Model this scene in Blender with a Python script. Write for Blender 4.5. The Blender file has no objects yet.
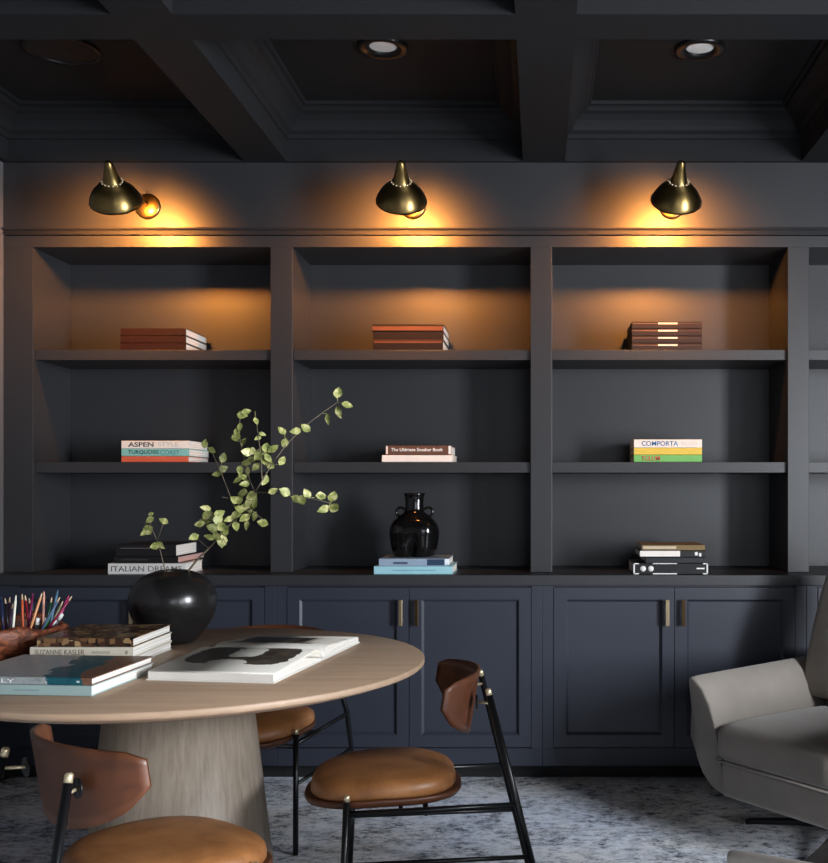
import bpy, bmesh, math, random
from mathutils import Vector, Matrix
random.seed(7)
R = math.radians
F = 1040.0; CX = 540.0; CY = 487.0; CH = 1.29
def PX(px, Y): return (px - CX) * Y / F
def PZ(py, Y): return CH - (py - CY) * Y / F
def P(px, py, Y): return Vector((PX(px, Y), Y, PZ(py, Y)))

scene = bpy.context.scene
col = scene.collection

# ------------------------------------------------------------------ materials
def srgb(r, g, b):
    f = lambda c: (c / 12.92 if c <= .04045 else ((c + .055) / 1.055) ** 2.4)
    return (f(r / 255), f(g / 255), f(b / 255), 1)
MATS = {}
def nt_mat(name):
    m = bpy.data.materials.new(name); m.use_nodes = True
    nt = m.node_tree; b = nt.nodes['Principled BSDF']
    MATS[name] = m
    return m, nt, b
def coords(nt, scale=(1, 1, 1), rot=(0, 0, 0), src='Object'):
    tc = nt.nodes.new('ShaderNodeTexCoord'); mp = nt.nodes.new('ShaderNodeMapping')
    mp.inputs['Scale'].default_value = scale; mp.inputs['Rotation'].default_value = rot
    nt.links.new(tc.outputs[src], mp.inputs['Vector']); return mp.outputs['Vector']
def noise(nt, vec, scale, detail=4, rough=.55, dist=0):
    n = nt.nodes.new('ShaderNodeTexNoise'); n.inputs['Scale'].default_value = scale
    n.inputs['Detail'].default_value = detail; n.inputs['Roughness'].default_value = rough
    n.inputs['Distortion'].default_value = dist
    nt.links.new(vec, n.inputs['Vector']); return n.outputs['Fac']
def ramp(nt, fac, stops, interp='LINEAR'):
    r = nt.nodes.new('ShaderNodeValToRGB'); e = r.color_ramp.elements; r.color_ramp.interpolation = interp
    e[0].position, e[0].color = stops[0]; e[1].position, e[1].color = stops[-1]
    for p, c in stops[1:-1]:
        k = e.new(p); k.color = c
    nt.links.new(fac, r.inputs['Fac']); return r.outputs['Color']
def bump(nt, b, fac, strength=.2, dist=.002):
    bp = nt.nodes.new('ShaderNodeBump'); bp.inputs['Strength'].default_value = strength
    bp.inputs['Distance'].default_value = dist
    nt.links.new(fac, bp.inputs['Height']); nt.links.new(bp.outputs['Normal'], b.inputs['Normal'])
def paint(name, c, rough=.5, var=.06, metal=0, sc=3, bmp=.05, spec=.5):
    m, nt, b = nt_mat(name); v = coords(nt)
    lo = tuple(x * (1 - var) for x in c[:3]) + (1,); hi = tuple(min(1, x * (1 + var)) for x in c[:3]) + (1,)
    f = noise(nt, v, sc, 3)
    nt.links.new(ramp(nt, f, [(.35, lo), (.65, hi)]), b.inputs['Base Color'])
    b.inputs['Roughness'].default_value = rough; b.inputs['Metallic'].default_value = metal
    b.inputs['Specular IOR Level'].default_value = spec
    if bmp: bump(nt, b, noise(nt, v, 180, 2), bmp, .0006)
    return m
def wood(name, dark, light, axis, stretch=14, sc=9, rough=.45, dist=.6, bmp=.15, wave=False):
    m, nt, b = nt_mat(name)
    s = [stretch, stretch, stretch]; s[axis] = 1
    v = coords(nt, tuple(s)); f = noise(nt, v, sc / 4, 8, .62, dist)
    nt.links.new(ramp(nt, f, [(.3, dark), (.5, tuple((a + c) / 2 for a, c in zip(dark, light))), (.7, light)]), b.inputs['Base Color'])
    b.inputs['Roughness'].default_value = rough
    bump(nt, b, f, bmp, .001); return m

M_case = paint('painted_charcoal', srgb(41, 42, 45), .42, .03, sc=2)
M_door = paint('painted_navy', srgb(43, 47, 58), .40, .03, sc=2)
M_ceil = paint('ceiling_paint', srgb(27, 28, 30), .7, .03, sc=2, spec=.2)
M_wall = paint('wall_paint', srgb(90, 90, 93), .6, .03, sc=2)
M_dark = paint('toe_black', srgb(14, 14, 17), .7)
M_black = paint('black_metal', srgb(18, 18, 20), .32, .05, metal=.3, bmp=0)
M_brass = paint('aged_brass', srgb(124, 104, 64), .30, .16, metal=1, sc=25, bmp=0)
M_brassD = paint('dark_bronze', srgb(84, 66, 46), .32, .1, metal=1, sc=20, bmp=0)
M_brassL = paint('bright_brass', srgb(228, 196, 140), .22, .06, metal=1, bmp=0)
M_cap = paint('satin_cap', srgb(224, 206, 168), .3, .04, metal=.7, bmp=0)
M_handle = paint('satin_brass', srgb(186, 166, 134), .3, .06, metal=1, bmp=0)
M_beads = paint('pale_beads', srgb(235, 215, 180), .25, .03, metal=.6, bmp=0)
M_white = paint('off_white', srgb(232, 230, 224), .5, .02)
M_pages = None
def pages_mat():
    m, nt, b = nt_mat('paper_pages'); v = coords(nt, (1, 1, 400))
    f = noise(nt, v, 2, 2)
    nt.links.new(ramp(nt, f, [(.35, srgb(196, 190, 180)), (.6, srgb(240, 237, 230))]), b.inputs['Base Color'])
    b.inputs['Roughness'].default_value = .8; return m
M_pages = pages_mat()
M_leather = None
def leather():
    m, nt, b = nt_mat('cognac_leather'); v = coords(nt)
    f = noise(nt, v, 7, 5, .6, .4)
    nt.links.new(ramp(nt, f, [(.3, srgb(112, 70, 38)), (.5, srgb(146, 96, 54)), (.72, srgb(172, 118, 72))]), b.inputs['Base Color'])
    b.inputs['Roughness'].default_value = .42
    vo = nt.nodes.new('ShaderNodeTexVoronoi'); vo.inputs['Scale'].default_value = 260
    nt.links.new(v, vo.inputs['Vector']); bump(nt, b, vo.outputs['Distance'], .12, .0008); return m
M_leather = leather()
M_walnut = wood('walnut_plywood', srgb(68, 37, 21), srgb(98, 56, 33), 0, 10, 6, .45, .3, .04)
M_oak_top = wood('pale_oak_top', srgb(162, 135, 111), srgb(184, 156, 130), 0, 12, 8, .5, .4, .12)
M_oak_leg = wood('cerused_oak_base', srgb(128, 116, 101), srgb(158, 145, 130), 2, 22, 14, .48, .3, .15)
M_floor = wood('dark_floorboards', srgb(26, 20, 17), srgb(48, 36, 28), 0, 10, 8, .4)
def fabric(name, c, scl=900):
    m, nt, b = nt_mat(name); v = coords(nt); f = noise(nt, v, 5, 5, .6)
    lo = tuple(x * .86 for x in c[:3]) + (1,); hi = tuple(x * 1.1 for x in c[:3]) + (1,)
    nt.links.new(ramp(nt, f, [(.3, lo), (.7, hi)]), b.inputs['Base Color'])
    b.inputs['Roughness'].default_value = .92; b.inputs['Sheen Weight'].default_value = .25
    bump(nt, b, noise(nt, v, 420, 2), .35, .0012); return m
M_fab = fabric('taupe_upholstery', srgb(140, 132, 123))
M_fab2 = fabric('light_taupe_upholstery', srgb(172, 166, 158))
def rug_mat():
    m, nt, b = nt_mat('distressed_rug')
    v = coords(nt, (1.0, 1.25, 1))
    f1 = noise(nt, v, 3.4, 14, .85, .6)
    v2 = coords(nt, (1, 1.6, 1)); f2 = noise(nt, v2, 20, 10, .85, .2)
    mx = nt.nodes.new('ShaderNodeMath'); mx.operation = 'MULTIPLY_ADD'; mx.inputs[1].default_value = .55
    nt.links.new(f2, mx.inputs[0])
    sc2 = nt.nodes.new('ShaderNodeMath'); sc2.operation = 'MULTIPLY'; sc2.inputs[1].default_value = .5
    nt.links.new(f1, sc2.inputs[0]); nt.links.new(sc2.outputs[0], mx.inputs[2])
    colr = ramp(nt, mx.outputs[0], [(.43, srgb(58, 60, 66)), (.475, srgb(128, 131, 138)), (.51, srgb(206, 209, 214)), (.57, srgb(250, 250, 250))])
    f3 = noise(nt, v, 1.1, 5, .6)
    mix = nt.nodes.new('ShaderNodeMix'); mix.data_type = 'RGBA'; mix.blend_type = 'MULTIPLY'; mix.inputs[0].default_value = .7
    nt.links.new(colr, mix.inputs[6])
    nt.links.new(ramp(nt, f3, [(.4, srgb(222, 234, 255)), (.6, srgb(226, 224, 218))]), mix.inputs[7])
    nt.links.new(mix.outputs[2], b.inputs['Base Color']); b.inputs['Roughness'].default_value = .95
    bump(nt, b, noise(nt, v, 150, 4, .7), .6, .004); return m
M_rug = rug_mat()
def ceramic(name, c, rough):
    m, nt, b = nt_mat(name); v = coords(nt)
    nt.links.new(ramp(nt, noise(nt, v, 6), [(.3, c), (.7, tuple(x * 1.5 for x in c[:3]) + (1,))]), b.inputs['Base Color'])
    b.inputs['Roughness'].default_value = rough; bump(nt, b, noise(nt, v, 30, 4), .12, .002); return m
M_vase = ceramic('matte_black_pottery', srgb(24, 23, 23), .24)
M_gloss = ceramic('gloss_black_ceramic', srgb(10, 10, 10), .12)
M_burl = None
def burl():
    m, nt, b = nt_mat('burl_wood'); v = coords(nt, (1, 1, 2))
    f = noise(nt, v, 22, 8, .7, 1.2)
    nt.links.new(ramp(nt, f, [(.3, srgb(34, 16, 10)), (.5, srgb(96, 48, 28)), (.72, srgb(160, 96, 62))]), b.inputs['Base Color'])
    b.inputs['Roughness'].default_value = .5; bump(nt, b, f, .6, .006); return m
M_burl = burl()
def leafm():
    m, nt, b = nt_mat('leaf_green'); oi = nt.nodes.new('ShaderNodeTexCoord')
    f = noise(nt, oi.outputs['Object'], 38, 3)
    nt.links.new(ramp(nt, f, [(.3, srgb(78, 92, 42)), (.5, srgb(146, 150, 82)), (.68, srgb(212, 206, 146))]), b.inputs['Base Color'])
    b.inputs['Roughness'].default_value = .5
    b.inputs['Subsurface Weight'].default_value = 0
    return m
M_leaf = leafm()
M_twig = paint('twig_bark', srgb(104, 92, 76), .7, .2, sc=40)
def emis(name, c, s):
    m, nt, b = nt_mat(name); b.inputs['Base Color'].default_value = c
    b.inputs['Emission Color'].default_value = c; b.inputs['Emission Strength'].default_value = s; return m
M_bulb = emis('lit_bulb', (1, .62, .28, 1), 14)
def flat(name, c, rough=.5): return paint(name, c, rough, .04, sc=8, bmp=0, spec=.3)
def glassm():
    m = bpy.data.materials.new('window_glass'); m.use_nodes = True; nt = m.node_tree; nt.nodes.clear()
    o = nt.nodes.new('ShaderNodeOutputMaterial'); mx = nt.nodes.new('ShaderNodeMixShader'); mx.inputs[0].default_value = .06
    t = nt.nodes.new('ShaderNodeBsdfTransparent'); g = nt.nodes.new('ShaderNodeBsdfGlossy'); g.inputs['Roughness'].default_value = .02
    nt.links.new(t.outputs[0], mx.inputs[1]); nt.links.new(g.outputs[0], mx.inputs[2]); nt.links.new(mx.outputs[0], o.inputs[0]); return m
M_glass = glassm()

# ------------------------------------------------------------------ helpers
def link(name, bm, mat, parent=None, smooth=False, bevel=0, seg=2, sub=0, loc=None):
    bmesh.ops.recalc_face_normals(bm, faces=bm.faces[:])
    me = bpy.data.meshes.new(name); bm.to_mesh(me); bm.free()
    for m in (mat if isinstance(mat, (list, tuple)) else [mat]): me.materials.append(m)
    if smooth:
        for p in me.polygons: p.use_smooth = True
    o = bpy.data.objects.new(name, me); col.objects.link(o)
    if parent: o.parent = parent
    if loc is not None: o.location = loc
    if bevel:
        md = o.modifiers.new('bevel', 'BEVEL'); md.width = bevel; md.segments = seg; md.limit_method = 'ANGLE'; md.angle_limit = R(40)
        md.harden_normals = False
    if sub:
        md = o.modifiers.new('sub', 'SUBSURF'); md.levels = sub; md.render_levels = sub
    return o
def box(bm, x0, x1, y0, y1, z0, z1, mi=0):
    v = [bm.verts.new(c) for c in ((x0, y0, z0), (x1, y0, z0), (x1, y1, z0), (x0, y1, z0), (x0, y0, z1), (x1, y0, z1), (x1, y1, z1), (x0, y1, z1))]
    fs = []
    for f in ((0, 3, 2, 1), (4, 5, 6, 7), (0, 1, 5, 4), (1, 2, 6, 5), (2, 3, 7, 6), (3, 0, 4, 7)):
        k = bm.faces.new([v[i] for i in f]); k.material_index = mi; fs.append(k)
    return fs
def boxo(name, dims, mat, parent=None, bevel=0, **k):
    bm = bmesh.new(); box(bm, *dims); return link(name, bm, mat, parent, bevel=bevel, **k)
def tube(bm, pts, rad, n=12, cap=True, mi=0):
    pts = [Vector(p) for p in pts]
    if not isinstance(rad, (list, tuple)): rad = [rad] * len(pts)
    rings = []; prev = None
    for i, p in enumerate(pts):
        t = (pts[min(i + 1, len(pts) - 1)] - pts[max(i - 1, 0)]).normalized()
        if prev is None:
            a = Vector((0, 0, 1)) if abs(t.z) < .9 else Vector((1, 0, 0))
            u = t.cross(a).normalized()
        else:
            u = (prev - t * prev.dot(t)).normalized()
        prev = u; w = t.cross(u)
        rings.append([bm.verts.new(p + (u * math.cos(2 * math.pi * k / n) + w * math.sin(2 * math.pi * k / n)) * rad[i]) for k in range(n)])
    for a, b in zip(rings, rings[1:]):
        for k in range(n):
            f = bm.faces.new((a[k], a[(k + 1) % n], b[(k + 1) % n], b[k])); f.material_index = mi; f.smooth = True
    if cap:
        f = bm.faces.new(rings[0][::-1]); f.material_index = mi
        f = bm.faces.new(rings[-1]); f.material_index = mi
def tubeo(name, pts, rad, mat, parent=None, n=12):
    bm = bmesh.new(); tube(bm, pts, rad, n); return link(name, bm, mat, parent)
def lathe(bm, prof, n=48, closed=False, mi=0):
    rings = []
    for r, z in prof:
        if r < 1e-6: rings.append([bm.verts.new((0, 0, z))])
        else: rings.append([bm.verts.new((r * math.cos(2 * math.pi * k / n), r * math.sin(2 * math.pi * k / n), z)) for k in range(n)])
    pr = list(zip(rings, rings[1:]))
    if closed: pr.append((rings[-1], rings[0]))
    for a, b in pr:
        for k in range(n):
            va = [a[0]] if len(a) == 1 else [a[k], a[(k + 1) % n]]
            vb = [b[0]] if len(b) == 1 else [b[(k + 1) % n], b[k]]
            vs = va + vb
            if len(vs) >= 3:
                f = bm.faces.new(vs); f.material_index = mi; f.smooth = True
def empty(name, loc, rz=0, label=None, cat=None, group=None):
    o = bpy.data.objects.new(name, None); col.objects.link(o); o.location = loc; o.rotation_euler = (0, 0, rz)
    o.empty_display_size = .05
    return tag(o, label, cat, group)
def tag(o, label=None, cat=None, group=None):
    if label: o['label'] = label
    if cat: o['category'] = cat
    if group: o['group'] = group
    return o
def struct(o): o['kind'] = 'structure'; return o
def copy_tree(o, parent=None):
    c = o.copy(); col.objects.link(c); c.parent = parent
    for ch in o.children: copy_tree(ch, c)
    return c
def text_obj(s, w, h, mat, parent, loc, rot=(R(90), 0, 0), name='lettering', align='L', bold=0):
    cu = bpy.data.curves.new('t', 'FONT'); cu.body = s; cu.extrude = .0; cu.offset = bold
    cu.resolution_u = 3
    t = bpy.data.objects.new('t', cu); col.objects.link(t)
    bpy.context.view_layer.update()
    me = bpy.data.meshes.new_from_object(t.evaluated_get(bpy.context.evaluated_depsgraph_get()))
    bpy.data.objects.remove(t); bpy.data.curves.remove(cu)
    xs = [v.co.x for v in me.vertices]; ys = [v.co.y for v in me.vertices]
    sx = w / (max(xs) - min(xs)); sy = h / (max(ys) - min(ys)); x0 = min(xs); y0 = min(ys)
    for v in me.vertices: v.co = ((v.co.x - x0) * sx, (v.co.y - y0) * sy, 0)
    me.materials.clear(); me.materials.append(mat)
    o = bpy.data.objects.new(name, me); col.objects.link(o); o.parent = parent
    o.location = loc; o.rotation_euler = rot
    sd = o.modifiers.new('s', 'SOLIDIFY'); sd.thickness = .0004; sd.offset = 0
    return o

# ------------------------------------------------------------------ layout
YU, YB, YL, YC = 4.65, 5.03, 4.53, 4.512     # upper frame, back panel, door plane, counter front
XL, XR, Y0 = -2.40, 3.30, -2.6
ZB, ZC = 2.74, 2.97                          # beam underside, coffer ceiling
ZT = 2.417
# ---- shell
struct(boxo('floor', (XL - .1, XR + .1, Y0 - .1, 5.2, -.06, -.012), M_floor))
struct(boxo('ceiling', (XL - .1, XR + .1, Y0 - .1, 5.2, ZC, ZC + .06), M_ceil))
struct(boxo('wall_left', (XL - .1, XL, Y0 - .1, 5.2, -.012, ZC), M_wall))
bm = bmesh.new(); RW = (.3, 2.3)
for d in ((XL, RW[0], Y0 - .1, Y0, -.012, ZC), (RW[1], XR, Y0 - .1, Y0, -.012, ZC), (RW[0], RW[1], Y0 - .1, Y0, -.012, .8), (RW[0], RW[1], Y0 - .1, Y0, 2.4, ZC)): box(bm, *d)
struct(link('wall_rear', bm, M_wall))
bm = bmesh.new()
for d in ((RW[0], RW[0] + .05, .8, 2.4), (RW[1] - .05, RW[1], .8, 2.4), (1.285, 1.315, .85, 2.35), (RW[0] + .05, RW[1] - .05, .8, .85), (RW[0] + .05, RW[1] - .05, 2.35, 2.4)): box(bm, d[0], d[1], Y0 - .07, Y0 - .02, d[2], d[3])
wr = struct(link('window_3', bm, M_black)); boxo('pane', (RW[0] + .05, RW[1] - .05, Y0 - .05, Y0 - .045, .85, 2.35), M_glass, wr)  # unseen window added behind the camera to let in frontal fill
bm = bmesh.new(); box(bm, XL, XR, YU, 5.2, ZT + .0, ZC); box(bm, XL, XR, 5.06, 5.2, -.012, ZT); box(bm, 2.44, XR, YU, 5.06, -.012, ZT)
struct(link('wall_back', bm, M_case))
struct(boxo('trim_20', (XL, 2.44, YU - .004, YU - .0002, 2.4185, 2.437), M_dark))  # flat near-black strip paints the shadow of the gap below the frieze
# right wall with the daylight window and another one added for fill
wins = [(-1.9, -1.2), (0.0, 1.25)]  # first opening is added for weak fill, second brings the main daylight
zs0, zs1 = .55, 2.45
bm = bmesh.new()
box(bm, XR, XR + .12, Y0 - .1, 5.2, -.012, zs0); box(bm, XR, XR + .12, Y0 - .1, 5.2, zs1, ZC)
ys = [Y0 - .1, wins[0][0], wins[0][1], wins[1][0], wins[1][1], 5.2]
for a, b in ((ys[0], ys[1]), (ys[2], ys[3]), (ys[4], ys[5])): box(bm, XR, XR + .12, a, b, zs0, zs1)
struct(link('wall_right', bm, M_wall))
for i, (a, b) in enumerate(wins):
    bm = bmesh.new(); w = .05
    box(bm, XR + .02, XR + .08, a, a + w, zs0, zs1); box(bm, XR + .02, XR + .08, b - w, b, zs0, zs1)
    box(bm, XR + .02, XR + .08, a + w, b - w, zs0, zs0 + w); box(bm, XR + .02, XR + .08, a + w, b - w, zs1 - w, zs1)
    m = (a + b) / 2; box(bm, XR + .03, XR + .07, m - .015, m + .015, zs0 + w, zs1 - w)
    wo = struct(link('window_%d' % (i + 1), bm, M_black))
    boxo('pane', (XR + .045, XR + .05, a + w, b - w, zs0 + w, zs1 - w), M_glass, wo)
# ---- ceiling beams
bx = [(-.076 + 1.24 * n, .112 + 1.24 * n) for n in range(-2, 3)]
by = [(3.19 - 1.46 * k, 3.37 - 1.46 * k) for k in range(0, 4)]
bm = bmesh.new()
for a, b in bx: box(bm, max(a, XL), b, Y0, YU, ZB, ZC)
for a, b in by:
    seg = [XL] + [v for p in bx for v in p] + [XR]
    for i in range(0, len(seg) - 1, 2):
        if seg[i + 1] > seg[i]: box(bm, seg[i], seg[i + 1], a, b, ZB, ZC)
    # segments between beams
o = struct(link('trim_1', bm, M_ceil))
prof = [(0, 2.835), (.010, 2.838), (.012, 2.856), (.022, 2.862), (.030, 2.868), (.038, 2.885), (.052, 2.905), (.072, 2.924), (.092, 2.934), (.096, 2.94), (.096, 2.952), (.108, 2.955), (.112, 2.969)]
def crown(i, x0, x1, y0, y1):
    bm = bmesh.new(); loops = []
    for d, z in prof: loops.append([bm.verts.new(c) for c in ((x0 + d, y0 + d, z), (x1 - d, y0 + d, z), (x1 - d, y1 - d, z), (x0 + d, y1 - d, z))])
    loops.append([bm.verts.new(c) for c in ((x0, y0, 2.969), (x1, y0, 2.969), (x1, y1, 2.969), (x0, y1, 2.969))])
    for a, b in zip(loops, loops[1:]):
        for k in range(4): bm.faces.new((a[k], a[(k + 1) % 4], b[(k + 1) % 4], b[k]))
    struct(link('trim_%d' % i, bm, M_ceil))
ti = 2
bm = bmesh.new()
for a, b in zip(bx, bx[1:]): box(bm, a[1], b[0], YU - .022, YU, ZB, ZC)
struct(link('trim_%d' % ti, bm, M_ceil)); ti += 1
for (ya, yb) in ((3.37, YU - .022), (1.91, 3.19)):
    for a, b in zip(bx, bx[1:]):
        crown(ti, a[1], b[0], ya, yb); ti += 1
# cornice between frieze and bookcase: face leans back under itself
bm = bmesh.new(); pr = [(YU, 2.447), (YU - .016, 2.447), (YU - .018, 2.443), (YU - .014, 2.438), (YU - .006, 2.4375), (YU, 2.4375)]
va = [bm.verts.new((XL, y, z)) for y, z in pr]; vb = [bm.verts.new((2.44, y, z)) for y, z in pr]
bm.faces.new(va); bm.faces.new(vb[::-1])
for k in range(len(pr)): bm.faces.new((va[k], va[(k + 1) % len(pr)], vb[(k + 1) % len(pr)], vb[k]))
struct(link('trim_%d' % ti, bm, M_case))

# ---- upper bookcase
ups = [(-2.398, -2.267), (-1.205, -1.107), (-.042, .054), (1.108, 1.203), (2.257, 2.38)]
case = empty('bookcase', (0, YU, .908), label='tall built-in charcoal bookcase of open shelves above the cabinets', cat='bookcase')
def lb(x0, x1, y0, y1, z0, z1): return (x0, x1, y0 - YU, y1 - YU, z0 - .908, z1 - .908)
for a, b in ups: boxo('upright', lb(a, b, YU, YB, .909, 2.363), M_case, case, bevel=.0015)
boxo('top_rail', lb(-2.398, 2.38, YU, YB, 2.363, 2.413), M_case, case, bevel=.0015)
for (a, b), (c, d) in zip(ups, ups[1:]):
    boxo('back_panel', lb(b, c, YB, YB + .02, .909, 2.363), M_case, case)
    for z0, z1 in ((1.860, 1.906), (1.354, 1.402)):
        boxo('shelf', lb(b + .001, c - .001, YU + .02, YB, z0, z1), M_case, case, bevel=.0015)
# ---- countertop
ct = boxo('countertop', (-2.398, 2.42, YC, YB + .02, .862, .908), M_case, bevel=.002)
tag(ct, 'long dark charcoal countertop running over the cabinets under the shelves', 'countertop')
# ---- base cabinets
lows = [(-2.27, -1.165), (-1.098 - .003, -.037), (.058, 1.108), (1.21, 2.30)]
lows = [(PX(18, YL), PX(264.5, YL)), (PX(287.5, YL), PX(531, YL)), (PX(554, YL), PX(795, YL)), (PX(818, YL), PX(818, YL) + 1.05)]
cab_labels = ['dark navy double-door cabinet farthest left, mostly behind the round table',
              'dark navy double-door cabinet partly hidden by the table edge and side chair',
              'dark navy double-door cabinet fully seen between the side chair and the armchair',
              'dark navy cabinet behind the armchair back at the right edge']
edges = [-2.398] + [(lows[i][1] + lows[i + 1][0]) / 2 for i in range(3)] + [2.40]
for i, (a, b) in enumerate(lows):
    t = empty('base_cabinet', ((a + b) / 2, YL, -.012), label=cab_labels[i], cat='cabinet', group='built-in base cabinets')
    cx = (a + b) / 2
    bm = bmesh.new(); e0, e1 = edges[i], edges[i + 1]
    g = .0008
    box(bm, e0 - cx + g, a - cx - .002, .0, .02, .150 + .012, .861 + .012); box(bm, b - cx + .002, e1 - cx - g, .0, .02, .150 + .012, .861 + .012)
    box(bm, e0 - cx + g, e1 - cx - g, .02, YB - YL, .150 + .012, .861 + .012)
    box(bm, e0 - cx + g, e1 - cx - g, .018, YB - YL, .082, .150 + .010)
    link('carcass', bm, M_door, t, bevel=.001)
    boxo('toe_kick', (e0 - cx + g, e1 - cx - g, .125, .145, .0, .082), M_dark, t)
    mid = 0
    for s in (-1, 1):
        x0, x1 = (a - cx, -.0015) if s < 0 else (.0015, b - cx)
        z0, z1 = .158 + .012, .852 + .012; st = .052
        bm = bmesh.new(); yf, yb_ = -.004, .018
        box(bm, x0, x0 + st, yf, yb_, z0, z1); box(bm, x1 - st, x1, yf, yb_, z0, z1)
        box(bm, x0 + st, x1 - st, yf, yb_, z0, z0 + st); box(bm, x0 + st, x1 - st, yf, yb_, z1 - st, z1)
        # inner bead stepping down to recessed panel
        def fr(i0, i1, ya, yb2):
            A = (x0 + st + i0, x1 - st - i0, z0 + st + i0, z1 - st - i0); B = (x0 + st + i1, x1 - st - i1, z0 + st + i1, z1 - st - i1)
            va = [bm.verts.new((x, ya, z)) for x, z in ((A[0], A[2]), (A[1], A[2]), (A[1], A[3]), (A[0], A[3]))]
            vb = [bm.verts.new((x, yb2, z)) for x, z in ((B[0], B[2]), (B[1], B[2]), (B[1], B[3]), (B[0], B[3]))]
            for k in range(4): bm.faces.new((va[k], va[(k + 1) % 4], vb[(k + 1) % 4], vb[k]))
        fr(0, .010, .001, .008); fr(.010, .011, .008, .012)
        box(bm, x0 + st + .0, x1 - st - .0, .0115, .017, z0 + st, z1 - st)
        d = link('door', bm, M_door, t)
        hx = -.0015 - .033 if s < 0 else .0015 + .033
        bm = bmesh.new(); zt = .802 + .012; zb_ = .688 + .012
        box(bm, hx - .008, hx + .008, -.034, -.026, zb_, zt)
        for zz in (zb_ + .012, zt - .018): box(bm, hx - .005, hx + .005, -.026, -.0045, zz, zz + .008)
        link('handle', bm, M_handle if s < 0 else M_brassD, d, bevel=.0012)
# ---- recessed lights and ceiling speaker
def recessed(px, py, dia, label):
    Y = (ZC - CH) * F / (CY - py)
    t = empty('recessed_light', (PX(px, Y), Y, ZC), label=label, cat='recessed light', group='recessed ceiling lights')
    r = dia / 2
    bm = bmesh.new(); lathe(bm, [(r, -.001), (r, -.012), (r - .006, -.016), (r - .022, -.016), (r - .042, -.006), (r - .042, -.001)], 40); link('trim_ring', bm, M_black, t, smooth=True)
    bm = bmesh.new(); lathe(bm, [(0, -.004), (r - .055, -.004), (r - .043, -.002)], 32); link('lens', bm, M_white, t)
recessed(383, 46, .19, 'unlit round recessed light in the coffer above the middle brass lamp')
recessed(700, 47.5, .19, 'unlit round recessed light in the coffer above the right brass lamp')
Y = (ZC - CH) * F / (CY - 48)
sp = empty('ceiling_speaker', (PX(62, Y), Y, ZC), label='round black speaker set in the dark coffer above the left lamp', cat='speaker')
bm = bmesh.new(); lathe(bm, [(.14, -.001), (.14, -.01), (.134, -.013), (.128, -.012), (.128, -.001)], 40); link('rim', bm, M_black, sp)
bm = bmesh.new(); lathe(bm, [(0, -.010), (.10, -.009), (.128, -.006)], 40); link('grille', bm, M_dark, sp)

# ---- sconces
def sconce(px_plate, px_tip, px_open, label, energy):
    Yp = YU
    X = PX(px_plate, 4.64); Zp = PZ(206, 4.64)
    t = empty('wall_sconce', (X, Yp, Zp), label=label, cat='wall lamp', group='brass wall lamps')
    bm = bmesh.new(); lathe(bm, [(0, .016), (.02, .015), (.048, .011), (.056, .006), (.058, 0), (0, 0)], 40)
    bmesh.ops.rotate(bm, verts=bm.verts, matrix=Matrix.Rotation(R(90), 3, 'X'), cent=(0, 0, 0))
    link('backplate', bm, M_brass, t, smooth=True)
    tip = P(px_tip, 161.5, 4.20) - Vector((X, Yp, Zp))
    opn = P(px_open, 201.5, 4.328) - Vector((X, Yp, Zp))
    ax = (opn - tip); L = ax.length; ax.normalize()
    q = Vector((0, 0, -1)).rotation_difference(ax).to_matrix()
    def place(bm): bmesh.ops.transform(bm, matrix=Matrix.Translation(tip) @ q.to_4x4(), verts=bm.verts)
    # shade: profile along -z from the tip
    pr = [(.013, 0), (.016, -.004), (.021, -.03), (.027, -.055), (.034, -.082), (.040, -.092), (.062, -.110), (.086, -.136), (.099, -.158), (.1055, -L + .008), (.107, -L)]
    inner = [(r - .003, z) for r, z in pr[::-1]][:-1] + [(.008, -.003)]
    bm = bmesh.new(); lathe(bm, pr + inner, 56, closed=True); place(bm)
    link('lamp_shade', bm, M_brass, t, smooth=True)
    bm = bmesh.new(); lathe(bm, [(0, .003), (.008, .002), (.014, -.001), (.012, -.008), (0, -.008)], 24); place(bm)
    link('finial', bm, M_brassL, t, smooth=True)
    bm = bmesh.new()
    for k in range(16):
        a = 2 * math.pi * k / 16
        bmesh.ops.create_icosphere(bm, subdivisions=1, radius=.0042, matrix=Matrix.Translation((.041 * math.cos(a), .041 * math.sin(a), -.088)))
    place(bm); link('bead_ring', bm, M_beads, t, smooth=True)
    bm = bmesh.new(); lathe(bm, [(0, -.01), (.016, -.01), (.016, -.07), (0, -.07)], 20); place(bm); link('socket', bm, M_brassD, t, smooth=True)
    bm = bmesh.new(); lathe(bm, [(0, -.07), (.012, -.072), (.014, -.085), (.024, -.105), (.026, -.118), (.02, -.135), (0, -.142)], 24); place(bm); link('bulb', bm, M_bulb, t, smooth=True)
    nk = tip + ax * .07
    tubeo('arm', [(0, -.012, 0), (0, -.05, .005), (nk.x * .35, -.16, .03), (nk.x * .75, nk.y + .12, nk.z * .9), (nk.x * .95, nk.y + .05, nk.z), (nk.x, nk.y + .018, nk.z)], .007, M_brass, t, 10)
    li = bpy.data.lights.new('bulb_light', 'SPOT'); li.energy = energy; li.spot_size = R(138); li.spot_blend = 1.0; li.color = (1, .35, .06); li.shadow_soft_size = .042
    lo = bpy.data.objects.new('bulb_light', li); col.objects.link(lo)
    lo.location = Vector((X, Yp, Zp)) + tip + ax * .150
    lo.rotation_euler = Vector((ax.x * 1.4, .92, -.30)).to_track_quat('-Z', 'Y').to_euler()
sconce(147, 108, 116, 'leftmost brass wall lamp, its round backplate showing beside the shade', 92)
sconce(412.7, 401, 401.5, 'middle one of the three brass wall lamps over the bookcase', 92)
sconce(672, 681.5, 676, 'rightmost of the three brass wall lamps over the bookcase', 92)

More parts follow.
